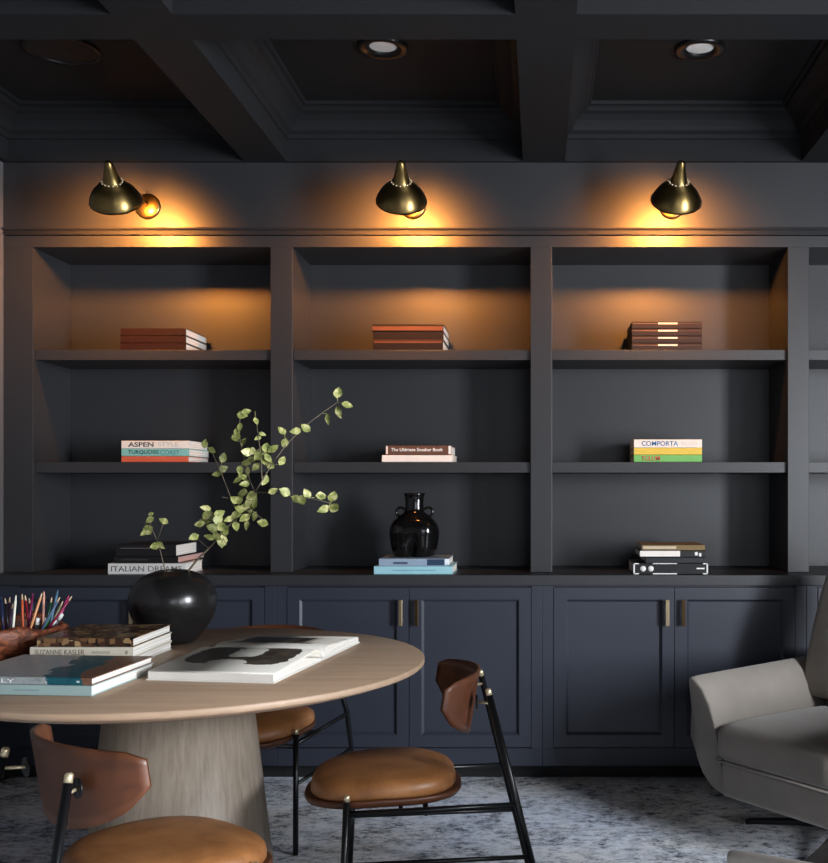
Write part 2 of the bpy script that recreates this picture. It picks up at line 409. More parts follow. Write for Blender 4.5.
# ------------------------------------------------------------------ books
BMATS = {}
def bmat(c, rough=.45):
    k = (c, rough)
    if k not in BMATS: BMATS[k] = flat('cover_%d_%d_%d' % c, srgb(*c), rough)
    return BMATS[k]
GBK = None
def book(x0, x1, y0, d, z, t, cover, label, group, spine=None, pages=None, rz=0, cat='book', base=None):
    """spine on the -y side; x0..x1 spine length"""
    w = x1 - x0
    if rz:
        o = empty('book', ((x0 + x1) / 2, y0 + d / 2, z + .0004), rz, label, cat, group)
    else:
        o = empty('book', ((x0 + x1) / 2, y0 + d / 2, z + .0004), 0, label, cat, group)
    h = w / 2; k = d / 2; tb = .0028; tt = t - .0008
    cm = cover if not isinstance(cover, tuple) else bmat(cover)
    sm = cm if spine is None else (spine if not isinstance(spine, tuple) else bmat(spine))
    bm = bmesh.new()
    # one c-shaped case: bottom board, spine, top board
    pr = [(k, 0), (-k + .002, 0), (-k, .002), (-k, tt - .002), (-k + .002, tt), (k, tt), (k, tt - tb), (-k + tb, tt - tb), (-k + tb, tb), (k, tb)]
    va = [bm.verts.new((-h, y, zz)) for y, zz in pr]; vb = [bm.verts.new((h, y, zz)) for y, zz in pr]
    n = len(pr)
    for i in range(n):
        f = bm.faces.new((va[i], va[(i + 1) % n], vb[(i + 1) % n], vb[i]))
        if i in (1, 2, 3): f.material_index = 1
    for V, fl in ((va, 1), (vb, 0)):
        for q in ((0, 1, 8, 9), (1, 2, 8), (2, 3, 7, 8), (3, 4, 7), (4, 5, 6, 7)):
            f = bm.faces.new([V[i] for i in q]);
    link('cover', bm, [cm, sm], o)
    boxo('pages', (-h + .003, h - .003, -k + tb + .0002, k - .004, tb + .0002, tt - tb - .0002), pages or M_pages, o)
    o['_'] = 0; del o['_']
    return o, w, d, t
def spine_text(bk, s, x0, width, zf, hf, color, bold=.0, name='lettering'):
    """x0 from the left end in metres; zf, hf as fractions of thickness"""
    o, w, d, t = bk
    return text_obj(s, width, t * hf, bmat(color) if isinstance(color, tuple) else color, o, (-w / 2 + x0, -d / 2 - .0005, t * zf), bold=bold, name=name)
def spine_patch(bk, x0, x1, z0, z1, color, name='label_patch', e=.0004):
    o, w, d, t = bk
    return boxo(name, (-w / 2 + x0, -w / 2 + x1, -d / 2 - e, -d / 2 + .0003, t * z0, t * z1), bmat(color) if isinstance(color, tuple) else color, o)
def shelf_stack(Y, z, items):
    """items bottom to top: (px0, px1, thickness, depth, cover, label, ...)"""
    out = []
    for it in items:
        px0, px1, t, d, cov, lab, grp = it[:7]; kw = it[7] if len(it) > 7 else {}
        y = Y + kw.pop('dy', 0)
        out.append(book(PX(px0, y), PX(px1, y), y, d, z, t, cov, lab, grp, **kw)); z += t
    return out
s1, s2, s0 = 1.906, 1.402, .908
m = (66, 26, 20)
g = 'maroon books on the top left shelf'
m2 = (36, 15, 11)
shelf_stack(4.70, s1, [(120.5, 186, .034, .30, m2, 'maroon book at the bottom of the three under the left lamp', g),
                       (120.5, 186, .034, .30, m2, 'maroon book in the middle of the three under the left lamp', g),
                       (120.5, 186, .034, .30, m2, 'maroon book on top of the three under the left lamp', g)])
g = 'books on the top middle shelf'
cop = paint('copper_foil', srgb(128, 84, 62), .35, .1, metal=.6, bmp=0); blk = (26, 16, 15)
b = shelf_stack(4.69, s1, [(373, 443, .048, .30, blk, 'bottom dark brown book with copper edge, top middle shelf', g),
                           (373, 443.5, .036, .30, blk, 'plain near-black middle book of the stack on top middle shelf', g),
                           (372.5, 443.5, .034, .29, blk, 'topmost dark book with wide copper spine band, top middle shelf', g)])
spine_patch(b[0], .005, .31, .70, .84, cop, 'spine_band'); spine_patch(b[0], .0, .315, .93, .99, cop, 'spine_band'); spine_patch(b[2], .0, .318, .18, .72, cop, 'spine_band')
g = 'dark books on the top right shelf'
labs = ['dark brown book lowest in the four-book stack, top right shelf', 'dark brown book second from bottom, top right shelf', 'dark brown book second from top, top right shelf', 'uppermost dark brown book of the four on top right shelf']
sil = (214, 206, 196)
b = shelf_stack(4.69, s1, [(632, 702, .0325, .30, (42, 28, 24), l, g, {'pages': flat('black_page_edges', srgb(24, 20, 20))} if i == 0 else {'pages': MATS['black_page_edges']}) for i, l in enumerate(labs)]) if False else None
pe = flat('black_page_edges', srgb(24, 20, 20))
b = shelf_stack(4.69, s1, [(632, 702, .0325, .30, (34, 23, 20), l, g, {'pages': pe}) for l in labs])
for k in b:
    spine_patch(k, .118, .205, .62, .84, sil, 'title_plate'); spine_patch(k, .004, .118, .68, .76, (120, 88, 66), 'spine_line'); spine_patch(k, .205, .312, .68, .74, (84, 60, 46), 'spine_line')
g = 'books on the middle left shelf'
b = shelf_stack(4.69, s2, [(121.5, 188.5, .027, .29, (196, 92, 66), 'orange-red book at the base of the middle left stack', g),
                           (121.5, 189, .034, .29, (120, 178, 172), 'teal book titled TURQUOISE COAST on the middle left shelf', g),
                           (121.5, 189, .036, .27, (216, 212, 204), 'white book titled ASPEN topping the middle left stack', g)])
spine_text(b[2], 'ASPEN', .030, .115, .22, .60, (70, 70, 70), .02); spine_text(b[2], 'STYLE', .165, .09, .28, .5, (186, 182, 176), .0)
spine_text(b[1], 'TURQUOISE', .030, .140, .20, .6, (24, 74, 80), .015); spine_text(b[1], 'COAST', .176, .085, .20, .6, (70, 120, 124), .0)
g = 'books on the middle shelf of the centre bay'
b = shelf_stack(4.69, s2, [(382, 452.5, .032, .27, (232, 222, 212), 'white book under the brown one, middle shelf of centre bay', g),
                           (385.5, 451, .043, .26, (98, 66, 52), 'dark brown book titled The Ultimate Sneaker Book on a white book', g)])
spine_text(b[1], 'The Ultimate Sneaker Book', .024, .235, .38, .36, (240, 232, 224), .03)
spine_patch(b[1], .003, .010, .1, .92, (238, 226, 216), 'spine_stripe'); spine_patch(b[1], .284, .2945, .1, .95, (232, 224, 216), 'spine_stripe')
spine_text(b[0], 'SUMMER', .006, .06, .6, .12, (150, 120, 110), .0) if False else None
g = 'bright books on the middle right shelf'
b = shelf_stack(4.69, s2, [(634, 702, .033, .26, (110, 178, 96), 'green book with red title at the bottom of the bright stack', g),
                           (634, 702, .032, .26, (214, 186, 74), 'yellow book between the white and green ones', g),
                           (634, 702, .038, .26, (228, 220, 208), 'white book with blue COMPORTA title on top of bright stack', g)])
spine_text(b[0], 'TULUM', .032, .085, .2, .62, (196, 60, 74), .015)
spine_text(b[1], 'IBIZA', .03, .07, .25, .5, (232, 210, 120), .0) if False else None
spine_text(b[2], 'COMPORTA', .034, .165, .22, .56, (20, 104, 168), .012); spine_text(b[2], 'BLISS', .215, .07, .3, .45, (206, 198, 188), .0)
g = 'books on the counter left bay'
b = shelf_stack(4.55, s0, [(108, 185, .048, .24, (206, 204, 200), 'white book titled ITALIAN DREAMS beneath the black books', g),
                           (114, 178, .030, .36, (22, 20, 20), 'thin black book with pinkish pages above the white ITALIAN book', g, {'pages': flat('pink_pages', srgb(196, 158, 150))}),
                           (116, 176, .052, .28, (24, 22, 24), 'thick black book on top of the pile behind the round vase', g)])
b[0][0].children[0].name
spine_text(b[0], 'ITALIAN DREAMS', .014, .31, .25, .5, (120, 116, 112), .01)
spine_text(b[2], 'INTERIORS', .03, .16, .62, .14, (110, 108, 106), .0) if False else None
spine_patch(b[2], .02, .16, .66, .72, (92, 88, 86), 'spine_line')
spine_patch(b[1], .03, .15, .45, .55, (70, 66, 64), 'spine_line')
g = 'pale blue books under the black figure vase'
b = shelf_stack(4.545, s0, [(374, 452.5, .036, .27, (150, 196, 206), 'light blue book lying lowest under the small black handled vase', g),
                           (379, 448.5, .033, .26, (140, 158, 176), 'grey-blue book directly under the small black handled vase', g)])
spine_text(b[0], 'BLUE WATER', .075, .15, .4, .22, (104, 150, 164), .0) if False else None
spine_patch(b[0], .08, .27, .42, .54, (110, 160, 172), 'spine_line')
spine_patch(b[1], .062, .125, .25, .55, (72, 84, 104), 'spine_line'); spine_patch(b[1], .21, .285, .1, .9, (44, 62, 88), 'spine_block'); spine_patch(b[1], .288, .307, .2, .95, (226, 232, 238), 'spine_tip')
g = 'black and white books on the right counter'
b = shelf_stack(4.545, s0, [(633.5, 708, .049, .27, (20, 20, 22), 'black book with white corner brackets and two white dots, lowest of its stack', g),
                           (646, 705, .026, .26, (34, 36, 40), 'thin charcoal book above the bracketed black book', g),
                           (640, 705.5, .030, .26, (30, 28, 28), 'black book with long white spine panel, second from top', g),
                           (642, 705, .024, .25, (122, 100, 62), 'thin golden-brown book topping the black and white stack', g)])
wh = (232, 230, 226); k = b[0]; W = k[1]
for (x0, x1, z0, z1) in ((0, .006, .03, .97), (.0, .024, .9, .99), (.0, .024, .01, .1), (.085, .19, .92, .99), (.085, .19, .01, .1), (W - .006, W, .03, .97), (W - .022, W, .9, .99), (W - .022, W, .01, .1), (W - .05, W - .015, .46, .58)):
    spine_patch(k, x0, x1, z0, z1, wh, 'white_mark')
for xx in (.042, .076):
    bm = bmesh.new(); lathe(bm, [(0, 0), (.0125, 0), (.0125, .0006), (0, .0006)], 20)
    bmesh.ops.rotate(bm, verts=bm.verts, matrix=Matrix.Rotation(R(90), 3, 'X'), cent=(0, 0, 0))
    link('white_dot', bm, bmat(wh), k[0], loc=(-W / 2 + xx, -k[2] / 2 - .0001, k[3] * .5))
k = b[2]; spine_patch(k, .0, .175, .1, .92, (236, 226, 218), 'white_panel'); spine_patch(k, .24, .252, .25, .75, wh, 'white_mark'); spine_patch(k, .258, .268, .1, .6, wh, 'white_mark')
spine_patch(b[3], .005, .15, .25, .75, (196, 178, 150), 'pale_panel')

# ---- small black torso vase on the blue books
def torso():
    zb = s0 + .036 + .033 + .001
    Yc = 4.68; Xc = PX(414.5, Yc)
    t = empty('handled_vase', (Xc, Yc, zb), label='small glossy black figure-shaped vase with two ear handles on blue books', cat='vase')
    prof = [(0, 0), (.07, 0), (.088, .004), (.097, .02), (.104, .045), (.110, .08), (.112, .11), (.106, .14), (.09, .165), (.066, .185), (.048, .198), (.042, .21), (.041, .24), (.042, .262), (.046, .277), (.049, .283), (.044, .285), (.036, .27), (.035, .2), (0, .19)]
    n = 72; bm = bmesh.new(); rings = []
    # densify
    dp = []
    for (a, b_) in zip(prof, prof[1:]):
        k = max(1, int(math.dist(a, b_) / .006))
        for i in range(k): dp.append((a[0] + (b_[0] - a[0]) * i / k, a[1] + (b_[1] - a[1]) * i / k))
    dp.append(prof[-1])
    gs = lambda x, s: math.exp(-x * x / (2 * s * s))
    top_i = max(range(len(dp)), key=lambda i: dp[i][1])
    for i, (r, z) in enumerate(dp):
        if r < 1e-5: rings.append([bm.verts.new((0, 0, z))]); continue
        ring = []
        for k in range(n):
            a = 2 * math.pi * k / n
            da = (a + math.pi / 2 + math.pi) % (2 * math.pi) - math.pi       # 0 at front (-y)
            rr = r
            if i <= top_i and z < .2:
                rr += .020 * gs(z - .130, .036) * (gs(da - .6, .36) + gs(da + .6, .36))
                rr += .016 * gs(z - .035, .035) * (gs(da - .6, .35) + gs(da + .6, .35))
                rr -= .05 * gs(z - .02, .04) * gs(da, .13) * (1 if r > .05 else 0)
            ring.append(bm.verts.new((rr * math.cos(a), rr * math.sin(a) * .78, z)))
        rings.append(ring)
    for a, b_ in zip(rings, rings[1:]):
        for k in range(n):
            vs = ([a[0]] if len(a) == 1 else [a[k], a[(k + 1) % n]]) + ([b_[0]] if len(b_) == 1 else [b_[(k + 1) % n], b_[k]])
            bm.faces.new(vs)
    link('body', bm, M_gloss, t, smooth=True)
    for s in (-1, 1):
        pts = [(s * (.062 + .020 * math.sin(R(q)) - .012 + .012), 0, .196 + .020 * math.cos(R(q)) + .004) for q in range(-60, 200, 20)]
        tubeo('handle', pts, .006, M_gloss, t, 10)
torso()

# ------------------------------------------------------------------ table
TX, TY, TR = -1.117, 3.228, .754
tb = empty('dining_table', (TX, TY, 0), label='round pale oak pedestal dining table in front of the bookcase', cat='table')
bm = bmesh.new(); lathe(bm, [(0, .75), (TR - .003, .75), (TR, .747), (TR, .735), (TR - .004, .731), (TR - .06, .712), (0, .712)], 128)
link('tabletop', bm, M_oak_top, tb)
bm = bmesh.new(); lathe(bm, [(0, 0), (.292, 0), (.292, .012), (.210, .711), (0, .711)], 96)
link('pedestal', bm, M_oak_leg, tb)

# ---- round black vase
VY = 3.60; VX = PX(173, VY)
bm = bmesh.new()
prof = [(0, 0), (.062, 0), (.075, .004), (.098, .03), (.125, .07), (.143, .11), (.149, .145), (.144, .18), (.126, .212), (.098, .234), (.066, .247), (.05, .2515), (.046, .252), (.040, .249), (.040, .235), (.09, .215), (.12, .15), (.1, .05), (0, .02)]
lathe(bm, prof, 64)
v = link('round_vase', bm, M_vase, loc=(VX, VY, .7505), smooth=True); v.modifiers.new('s', 'SUBSURF').render_levels = 1
tag(v, 'big round matte black vase holding leafy branches on the table', 'vase')

# ---- branches
def leaf(bm, c, size, nrm, up):
    nrm = nrm.normalized(); up = (up - nrm * up.dot(nrm)).normalized(); sd = up.cross(nrm)
    n = 5; L = []; Rr = []; mid = []
    ws = random.uniform(.66, .98); outl = [(0, 0), (.32 * ws, .20), (.45 * ws, .44), (.30 * ws, .78), (0.015, 1.06)]
    cup = .16
    for w, h in outl:
        mid.append(bm.verts.new(c + (up * (h - .5) + nrm * (-.12 * (h - .5) ** 2 * 2)) * size))
        L.append(bm.verts.new(c + (up * (h - .5) - sd * w + nrm * (cup * w)) * size)); Rr.append(bm.verts.new(c + (up * (h - .5) + sd * w + nrm * (cup * w)) * size))
    for i in range(4):
        for S in (L, Rr):
            try:
                f = bm.faces.new((mid[i], S[i], S[i + 1], mid[i + 1])); f.smooth = True
            except Exception: pass
def branch(name, label, polys, leaves, base):
    o = empty(name, base, label=label, cat='branch', group='leafy branches in the round vase')
    bm = bmesh.new()
    def pt(p): return P(p[0], p[1], p[2]) - Vector(base)
    for pl, r0, r1 in polys:
        pts = [pt(p) for p in pl]
        k = len(pts); tube(bm, pts, [r0 + (r1 - r0) * i / (k - 1) for i in range(k)], 7)
    link('stem', bm, M_twig, o)
    bm = bmesh.new()
    stems = [pt(p) for pl, _, _ in polys for p in pl]
    for (x, y, Y, s) in leaves:
        c = pt((x, y, Y)); near = min(stems, key=lambda q: (q - c).length)
        up = (c - near) + Vector((random.uniform(-.02, .02), random.uniform(-.02, .02), random.uniform(-.02, .015)))
        nrm = Vector((random.uniform(-.5, .7), -1, random.uniform(-.2, .7)))
        if (c - near).length > .006:
            tube(bm, [near, c - up.normalized() * s * .4], .0008, 5)
        leaf(bm, c, s * .93, nrm, up)
    link('leaves', bm, M_leaf, o, smooth=True)
Y1 = VY
polys = [([(181, 600, Y1), (186, 574, Y1), (197, 560, Y1 - .02), (212, 545, Y1 - .03), (226, 529, Y1 - .05), (240, 513, Y1 - .06), (255, 492, Y1 - .08)], .0042, .0026),
         ([(255, 492, Y1 - .08), (262, 481, Y1 - .09), (272, 464, Y1 - .07), (286, 445, Y1 - .05), (305, 426, Y1 - .03), (322, 413, Y1), (338, 402, Y1 + .02)], .0022, .001),
         ([(255, 492, Y1 - .08), (270, 493, Y1 - .12), (290, 496, Y1 - .15), (310, 498, Y1 - .17), (330, 503, Y1 - .18)], .002, .001),
         ([(255, 492, Y1 - .08), (250, 481, Y1 - .05), (245, 462, Y1 - .02), (240, 441, Y1), (239, 425, Y1 + .01), (241, 413, Y1 + .01)], .0019, .001),
         ([(238, 515, Y1 - .06), (229, 493, Y1 - .04), (220, 470, Y1), (211, 450, Y1 + .04), (204, 444, Y1 + .05)], .0022, .001),
         ([(228, 498, Y1 - .04), (222, 497, Y1 - .06)], .0018, .001),
         ([(262, 481, Y1 - .09), (261, 455, Y1 - .1), (258, 435, Y1 - .09), (255, 411, Y1 - .08)], .0019, .0009),
         ([(240, 513, Y1 - .06), (252, 511, Y1 - .1), (264, 520, Y1 - .13)], .0016, .0009),
         ([(226, 529, Y1 - .05), (215, 520, Y1 - .1), (207, 512, Y1 - .12)], .0016, .0009),
         ([(208, 548, Y1 - .03), (200, 541, Y1 - .04), (194, 537, Y1 - .05)], .0012, .0008),
         ([(222, 534, Y1 - .05), (226, 545, Y1 - .09)], .0012, .0008)]
lv = []
def L(x, y, dY=-.06, s=.040): lv.append((x, y, Y1 + dY, s * random.uniform(.9, 1.12)))
for x, y in ((338, 393), (347, 405), (339, 412), (328, 419)): L(x, y, .01, .046)
for x, y in ((296, 431), (282, 431), (285, 443), (306, 428)): L(x, y, -.05, .040)
for x, y in ((282, 461), (273, 449), (266, 448)): L(x, y, -.08, .044)
for x, y in ((273, 491), (285, 492), (297, 499), (307, 494), (321, 496), (333, 497), (324, 509), (334, 508), (302, 500)): L(x, y, -.16, .042)
for x, y in ((236, 437), (240, 427), (242, 415), (246, 412), (244, 442), (237, 432)): L(x, y, .0, .038)
for x, y in ((205, 444), (223, 458), (217, 474), (223, 469), (212, 450)): L(x, y, .02, .036)
for x, y in ((258, 438), (256, 421), (262, 434)): L(x, y, -.09, .03)
for x, y in ((252, 451), (260, 452), (263, 460), (256, 467), (251, 460), (268, 458), (246, 463), (243, 477), (248, 471), (265, 480), (258, 456), (247, 452), (270, 465), (240, 470), (238, 480), (245, 484)): L(x, y, -.07 + random.uniform(-.05, .05), .038)
for x, y in ((240, 499), (249, 502), (245, 507), (255, 504), (235, 500), (252, 496), (243, 493)): L(x, y, -.08, .04)
for x, y in ((236, 515), (245, 518), (247, 525), (236, 526), (263, 523), (255, 516), (240, 509), (229, 519)): L(x, y, -.1, .038)
for x, y in ((206, 508), (212, 516), (218, 520), (205, 521), (200, 524), (213, 528), (210, 537), (217, 536), (222, 541), (222, 527), (226, 531), (207, 515), (194, 537), (219, 514)): L(x, y, -.09 + random.uniform(-.04, .03), .042)
branch('leafy_branch', 'tall spreading branch with pale green leaves reaching right from the vase', polys, lv, (VX + .03, VY, .99))
lv = []
polys = [([(170, 600, Y1), (166, 574, Y1), (163, 562, Y1 - .01), (160, 550, Y1 - .02), (156, 538, Y1 - .03), (151, 527, Y1 - .04)], .0024, .001),
         ([(157, 541, Y1 - .03), (161, 530, Y1 - .04), (163, 524, Y1 - .05)], .0012, .0008),
         ([(151, 527, Y1 - .04), (149, 517, Y1 - .04), (152, 513, Y1 - .04)], .001, .0008)]
for x, y, s in ((148, 530, .046), (150, 520, .034), (164, 521, .036), (155, 546, .034), (161, 545, .036), (151, 514, .02), (144, 533, .03)): lv.append((x, y, Y1 - .03, s))
branch('leafy_branch', 'short slender sprig with few leaves on the left side of the vase', polys, lv, (VX - .03, VY, .99))

# ---- open photo book
def open_book():
    o = empty('open_book', (-.860, 3.275, .7505), R(-8), 'large open photo book with black and white pictures on the table', 'book')
    w = .375; h = w / 2; D1 = .395; D2 = .355
    # cover boards
    bm = bmesh.new(); box(bm, -h, h, -D1 - .004, -.004, 0, .003); box(bm, -h, h, .004, D2 + .004, 0, .003); box(bm, -h, h, -.004, .004, 0, .002)
    link('cover', bm, M_white, o)
    sm = lambda q: (lambda c: c * c * (3 - 2 * c))(max(0, min(1, q)))
    M_paper = flat('page_paper', srgb(226, 222, 214), .45)
    def block(D, sgn, t):
        fb = lambda u: .0045 + t * sm((u + .02) / .42)
        bm = bmesh.new(); n = 20
        top = [(sgn * i / n * D, fb(i / n)) for i in range(n + 1)]; bot = [(sgn * i / n * D, .0034) for i in range(n + 1)]
        A = [(bm.verts.new((-h + .004, y, z)), bm.verts.new((h - .004, y, z))) for y, z in top]
        B = [(bm.verts.new((-h + .004, y, z)), bm.verts.new((h - .004, y, z))) for y, z in bot]
        for i in range(n):
            q = bm.faces.new((A[i][0], A[i][1], A[i + 1][1], A[i + 1][0])); q.smooth = True
            bm.faces.new((B[i][0], B[i + 1][0], B[i + 1][1], B[i][1]))
            for e in (0, 1): bm.faces.new((A[i][e], A[i + 1][e], B[i + 1][e], B[i][e]))
        bm.faces.new((A[0][0], B[0][0], B[0][1], A[0][1])); bm.faces.new((A[n][0], A[n][1], B[n][1], B[n][0]))
        link('page_block', bm, M_paper, o)
        for k, lift in ((0, .5), (1, 1.0)):
            bm = bmesh.new(); rows = []; n2 = 28
            for i in range(n2 + 1):
                u = i / n2
                z = fb(u) + .0012 + .0012 * k + lift * ((t * .6 + .014) * (1 - sm(u / .45)) * (1 - math.exp(-u * 30)) + .010 * math.sin(math.pi * u ** .6))
                if i == 0: z = .0062 + .001 * k
                y = sgn * u * (D - .003 * k)
                rows.append((bm.verts.new((-h + .005, y, z)), bm.verts.new((h - .004, y, z))))
            for a, b_ in zip(rows, rows[1:]):
                q = bm.faces.new((a[0], a[1], b_[1], b_[0])); q.smooth = True
            lf = link('loose_page', bm, M_paper if k == 0 else M_photo(1 if sgn < 0 else 3), o)
            sd = lf.modifiers.new('s', 'SOLIDIFY'); sd.thickness = .001; sd.offset = 0
    block(D1, -1, .019); block(D2, 1, .014)
def M_photo(k):
    m, nt, b = nt_mat('printed_page_%d' % k)
    tc = nt.nodes.new('ShaderNodeTexCoord'); sx = nt.nodes.new('ShaderNodeSeparateXYZ'); nt.links.new(tc.outputs['Object'], sx.inputs[0])
    def mth(op, a, b_=None, c=None):
        n = nt.nodes.new('ShaderNodeMath'); n.operation = op
        for i, q in enumerate((a, b_, c)):
            if q is None: continue
            if isinstance(q, (int, float)): n.inputs[i].default_value = q
            else: nt.links.new(q, n.inputs[i])
        return n.outputs[0]
    nz = noise(nt, tc.outputs['Object'], 16, 4, .6)
    X, Yc = mth('MULTIPLY_ADD', nz, .05, sx.outputs['X']), mth('MULTIPLY_ADD', nz, -.05, sx.outputs['Y'])
    X, Yc = mth('SUBTRACT', X, .025), mth('ADD', Yc, .025)
    def ell(cx, cy, rx, ry, p=2):
        a = mth('POWER', mth('ABSOLUTE', mth('DIVIDE', mth('SUBTRACT', X, cx), rx)), p)
        c = mth('POWER', mth('ABSOLUTE', mth('DIVIDE', mth('SUBTRACT', Yc, cy), ry)), p)
        return mth('LESS_THAN', mth('ADD', a, c), 1)
    n_ = noise(nt, tc.outputs['Object'], 22, 6, .7)
    if k == 1:
        d = mth('MAXIMUM', ell(-.085, -.17, .072, .115, 3), ell(.088, -.17, .072, .12, 3))
        d = mth('MAXIMUM', d, ell(0, -.215, .12, .022, 2))
        wte = mth('MAXIMUM', ell(.0, -.135, .05, .06, 4), ell(-.01, -.265, .06, .035, 2))
        d = mth('MULTIPLY', d, mth('SUBTRACT', 1, wte))
        dark = ramp(nt, n_, [(.3, srgb(18, 17, 16)), (.75, srgb(84, 76, 66))])
    else:
        d = mth('MULTIPLY', mth('LESS_THAN', mth('ABSOLUTE', mth('SUBTRACT', Yc, .175)), .10), mth('LESS_THAN', mth('ABSOLUTE', X), .17))
        v = coords(nt, (1, .05, 1)); n2 = noise(nt, v, 12, 4)
        dark = ramp(nt, n2, [(.38, srgb(34, 31, 28)), (.52, srgb(96, 88, 76)), (.6, srgb(206, 200, 188))])
    mix = nt.nodes.new('ShaderNodeMix'); mix.data_type = 'RGBA'; nt.links.new(d, mix.inputs[0])
    mix.inputs[6].default_value = srgb(222, 218, 208); nt.links.new(dark, mix.inputs[7])
    nt.links.new(mix.outputs[2], b.inputs['Base Color']); b.inputs['Roughness'].default_value = .35
    return m
open_book()

# ---- table book stacks
def coast_cover():
    m, nt, b = nt_mat('coast_photo_cover')
    tc = nt.nodes.new('ShaderNodeTexCoord'); sx = nt.nodes.new('ShaderNodeSeparateXYZ')
    nt.links.new(tc.outputs['Object'], sx.inputs[0])
    n1 = noise(nt, tc.outputs['Object'], 9, 4, .6)
    ad = nt.nodes.new('ShaderNodeMath'); ad.operation = 'MULTIPLY_ADD'; ad.inputs[1].default_value = .16
    nt.links.new(n1, ad.inputs[0]); nt.links.new(sx.outputs['X'], ad.inputs[2])
    a2 = nt.nodes.new('ShaderNodeMath'); a2.operation = 'MULTIPLY_ADD'; a2.inputs[1].default_value = .25; nt.links.new(sx.outputs['Y'], a2.inputs[0]); nt.links.new(ad.outputs[0], a2.inputs[2])
    base = ramp(nt, a2.outputs[0], [(.0, srgb(150, 158, 160)), (.100, srgb(168, 174, 174)), (.105, srgb(20, 84, 96)), (.20, srgb(24, 100, 108)), (.205, srgb(120, 86, 68)), (.5, srgb(120, 86, 68))], 'CONSTANT')
    n2 = noise(nt, tc.outputs['Object'], 60, 6, .8)
    tint = ramp(nt, n2, [(.35, (.45, .4, .38, 1)), (.5, (1, 1, 1, 1)), (.7, (1.0, 1.0, 1.0, 1))])
    mix = nt.nodes.new('ShaderNodeMix'); mix.data_type = 'RGBA'; mix.blend_type = 'MULTIPLY'; mix.inputs[0].default_value = .8
    nt.links.new(base, mix.inputs[6]); nt.links.new(tint, mix.inputs[7]); nt.links.new(mix.outputs[2], b.inputs['Base Color'])
    b.inputs['Roughness'].default_value = .3; return m
def town_cover():
    m, nt, b = nt_mat('brown_photo_cover')
    tc = nt.nodes.new('ShaderNodeTexCoord'); v = nt.nodes.new('ShaderNodeTexVoronoi'); v.inputs['Scale'].default_value = 58; v.distance = 'CHEBYCHEV'
    nt.links.new(tc.outputs['Object'], v.inputs['Vector'])
    nt.links.new(ramp(nt, v.outputs['Color'], [(.2, srgb(30, 20, 15)), (.45, srgb(74, 48, 32)), (.62, srgb(118, 84, 54)), (.88, srgb(170, 142, 100))]), b.inputs['Base Color'])
    b.inputs['Roughness'].default_value = .32; return m
zt = .7505
g = 'books in the front stack on the table'
bk1 = book(PX(99.5, 2.69) - .40, PX(99.5, 2.69), 2.69, .355, zt, .028, (150, 172, 170), 'pale aqua book lying on the table under the coast photo book', g, rz=R(-4.5))
bk2 = book(PX(99.5, 2.69) - .39, PX(99.5, 2.69), 2.69, .35, zt + .028, .020, coast_cover(), 'ITALY book with coastal town photo cover on the aqua book', g, rz=R(-4.5))
text_obj('ITALY', .088, .010, bmat((232, 234, 232)), bk2[0], (-.082 - .018, -bk2[2] / 2 - .0005, .0045), name='lettering')
spine_patch(bk2, .35, .358, .35, .6, (180, 200, 200), 'publisher_mark')
spine_patch(bk1, .19, .26, .45, .55, (120, 146, 148), 'spine_line')
g = 'books in the back stack on the table'
bk3 = book(PX(30, 3.12), PX(133, 3.12), 3.12, .33, zt, .028, (196, 190, 178), 'cream book at the base of the stack beside the round vase', g)
bk4 = book(PX(30, 3.12), PX(133, 3.12), 3.12, .33, zt + .028, .031, (206, 198, 180), 'cream book titled SUZANNE KASLER, middle of the stack', g)
bk5 = book(PX(37, 3.12), PX(133, 3.12), 3.12, .32, zt + .059, .027, town_cover(), 'brown photo-covered book on top of the cream books by vase', g)
# labels never carry a person's name
bk4[0]['label'] = 'cream book with grey capital title, middle of stack beside round vase'
spine_text(bk4, 'SUZANNE KASLER', .014, .15, .25, .5, (120, 110, 98), .0)
spine_patch(bk4, .185, .24, .35, .6, (176, 168, 150), 'spine_line'); spine_patch(bk4, .285, .293, .3, .65, (150, 140, 124), 'publisher_mark')

# ---- burl wood bowl with pencils
def bowl(cx, cy, rx, ry, h, label, seed, zb=.7505):
    rnd = random.Random(seed); ph = [rnd.uniform(0, 6.28) for _ in range(6)]
    bm = bmesh.new(); n = 72; rings = []
    pr = [(0, .0), (.62, .0), (.80, .10), (.93, .35), (1.0, .68), (1.0, .92), (.96, 1.0), (.88, .96), (.84, .7), (.7, .3), (0, .22)]
    for j, (r, z) in enumerate(pr):
        if r == 0: rings.append([bm.verts.new((0, 0, z * h))]); continue
        rg = []
        for k in range(n):
            a = 2 * math.pi * k / n
            wob = 1 + .05 * math.sin(3 * a + ph[0]) + .035 * math.sin(5 * a + ph[1] + z * 3) + .02 * math.sin(11 * a + ph[2] + z * 5) + .012 * math.sin(19 * a + ph[3])
            zw = z * h * (1 + (.10 * math.sin(2 * a + ph[4]) + .06 * math.sin(7 * a + ph[5])) * z)
            rg.append(bm.verts.new((rx * r * wob * math.cos(a), ry * r * wob * math.sin(a), zw)))
        rings.append(rg)
    for a, b_ in zip(rings, rings[1:]):
        for k in range(n):
            vs = ([a[0]] if len(a) == 1 else [a[k], a[(k + 1) % n]]) + ([b_[0]] if len(b_) == 1 else [b_[(k + 1) % n], b_[k]])
            f = bm.faces.new(vs); f.smooth = True
    o = link('wooden_bowl', bm, M_burl, loc=(cx, cy, zb)); tag(o, label, 'bowl'); return o
BX, BY = -1.692, 3.33
bowl(BX, BY, .142, .24, .100, 'rough reddish burl wood bowl full of colored pencils at the left', 3)
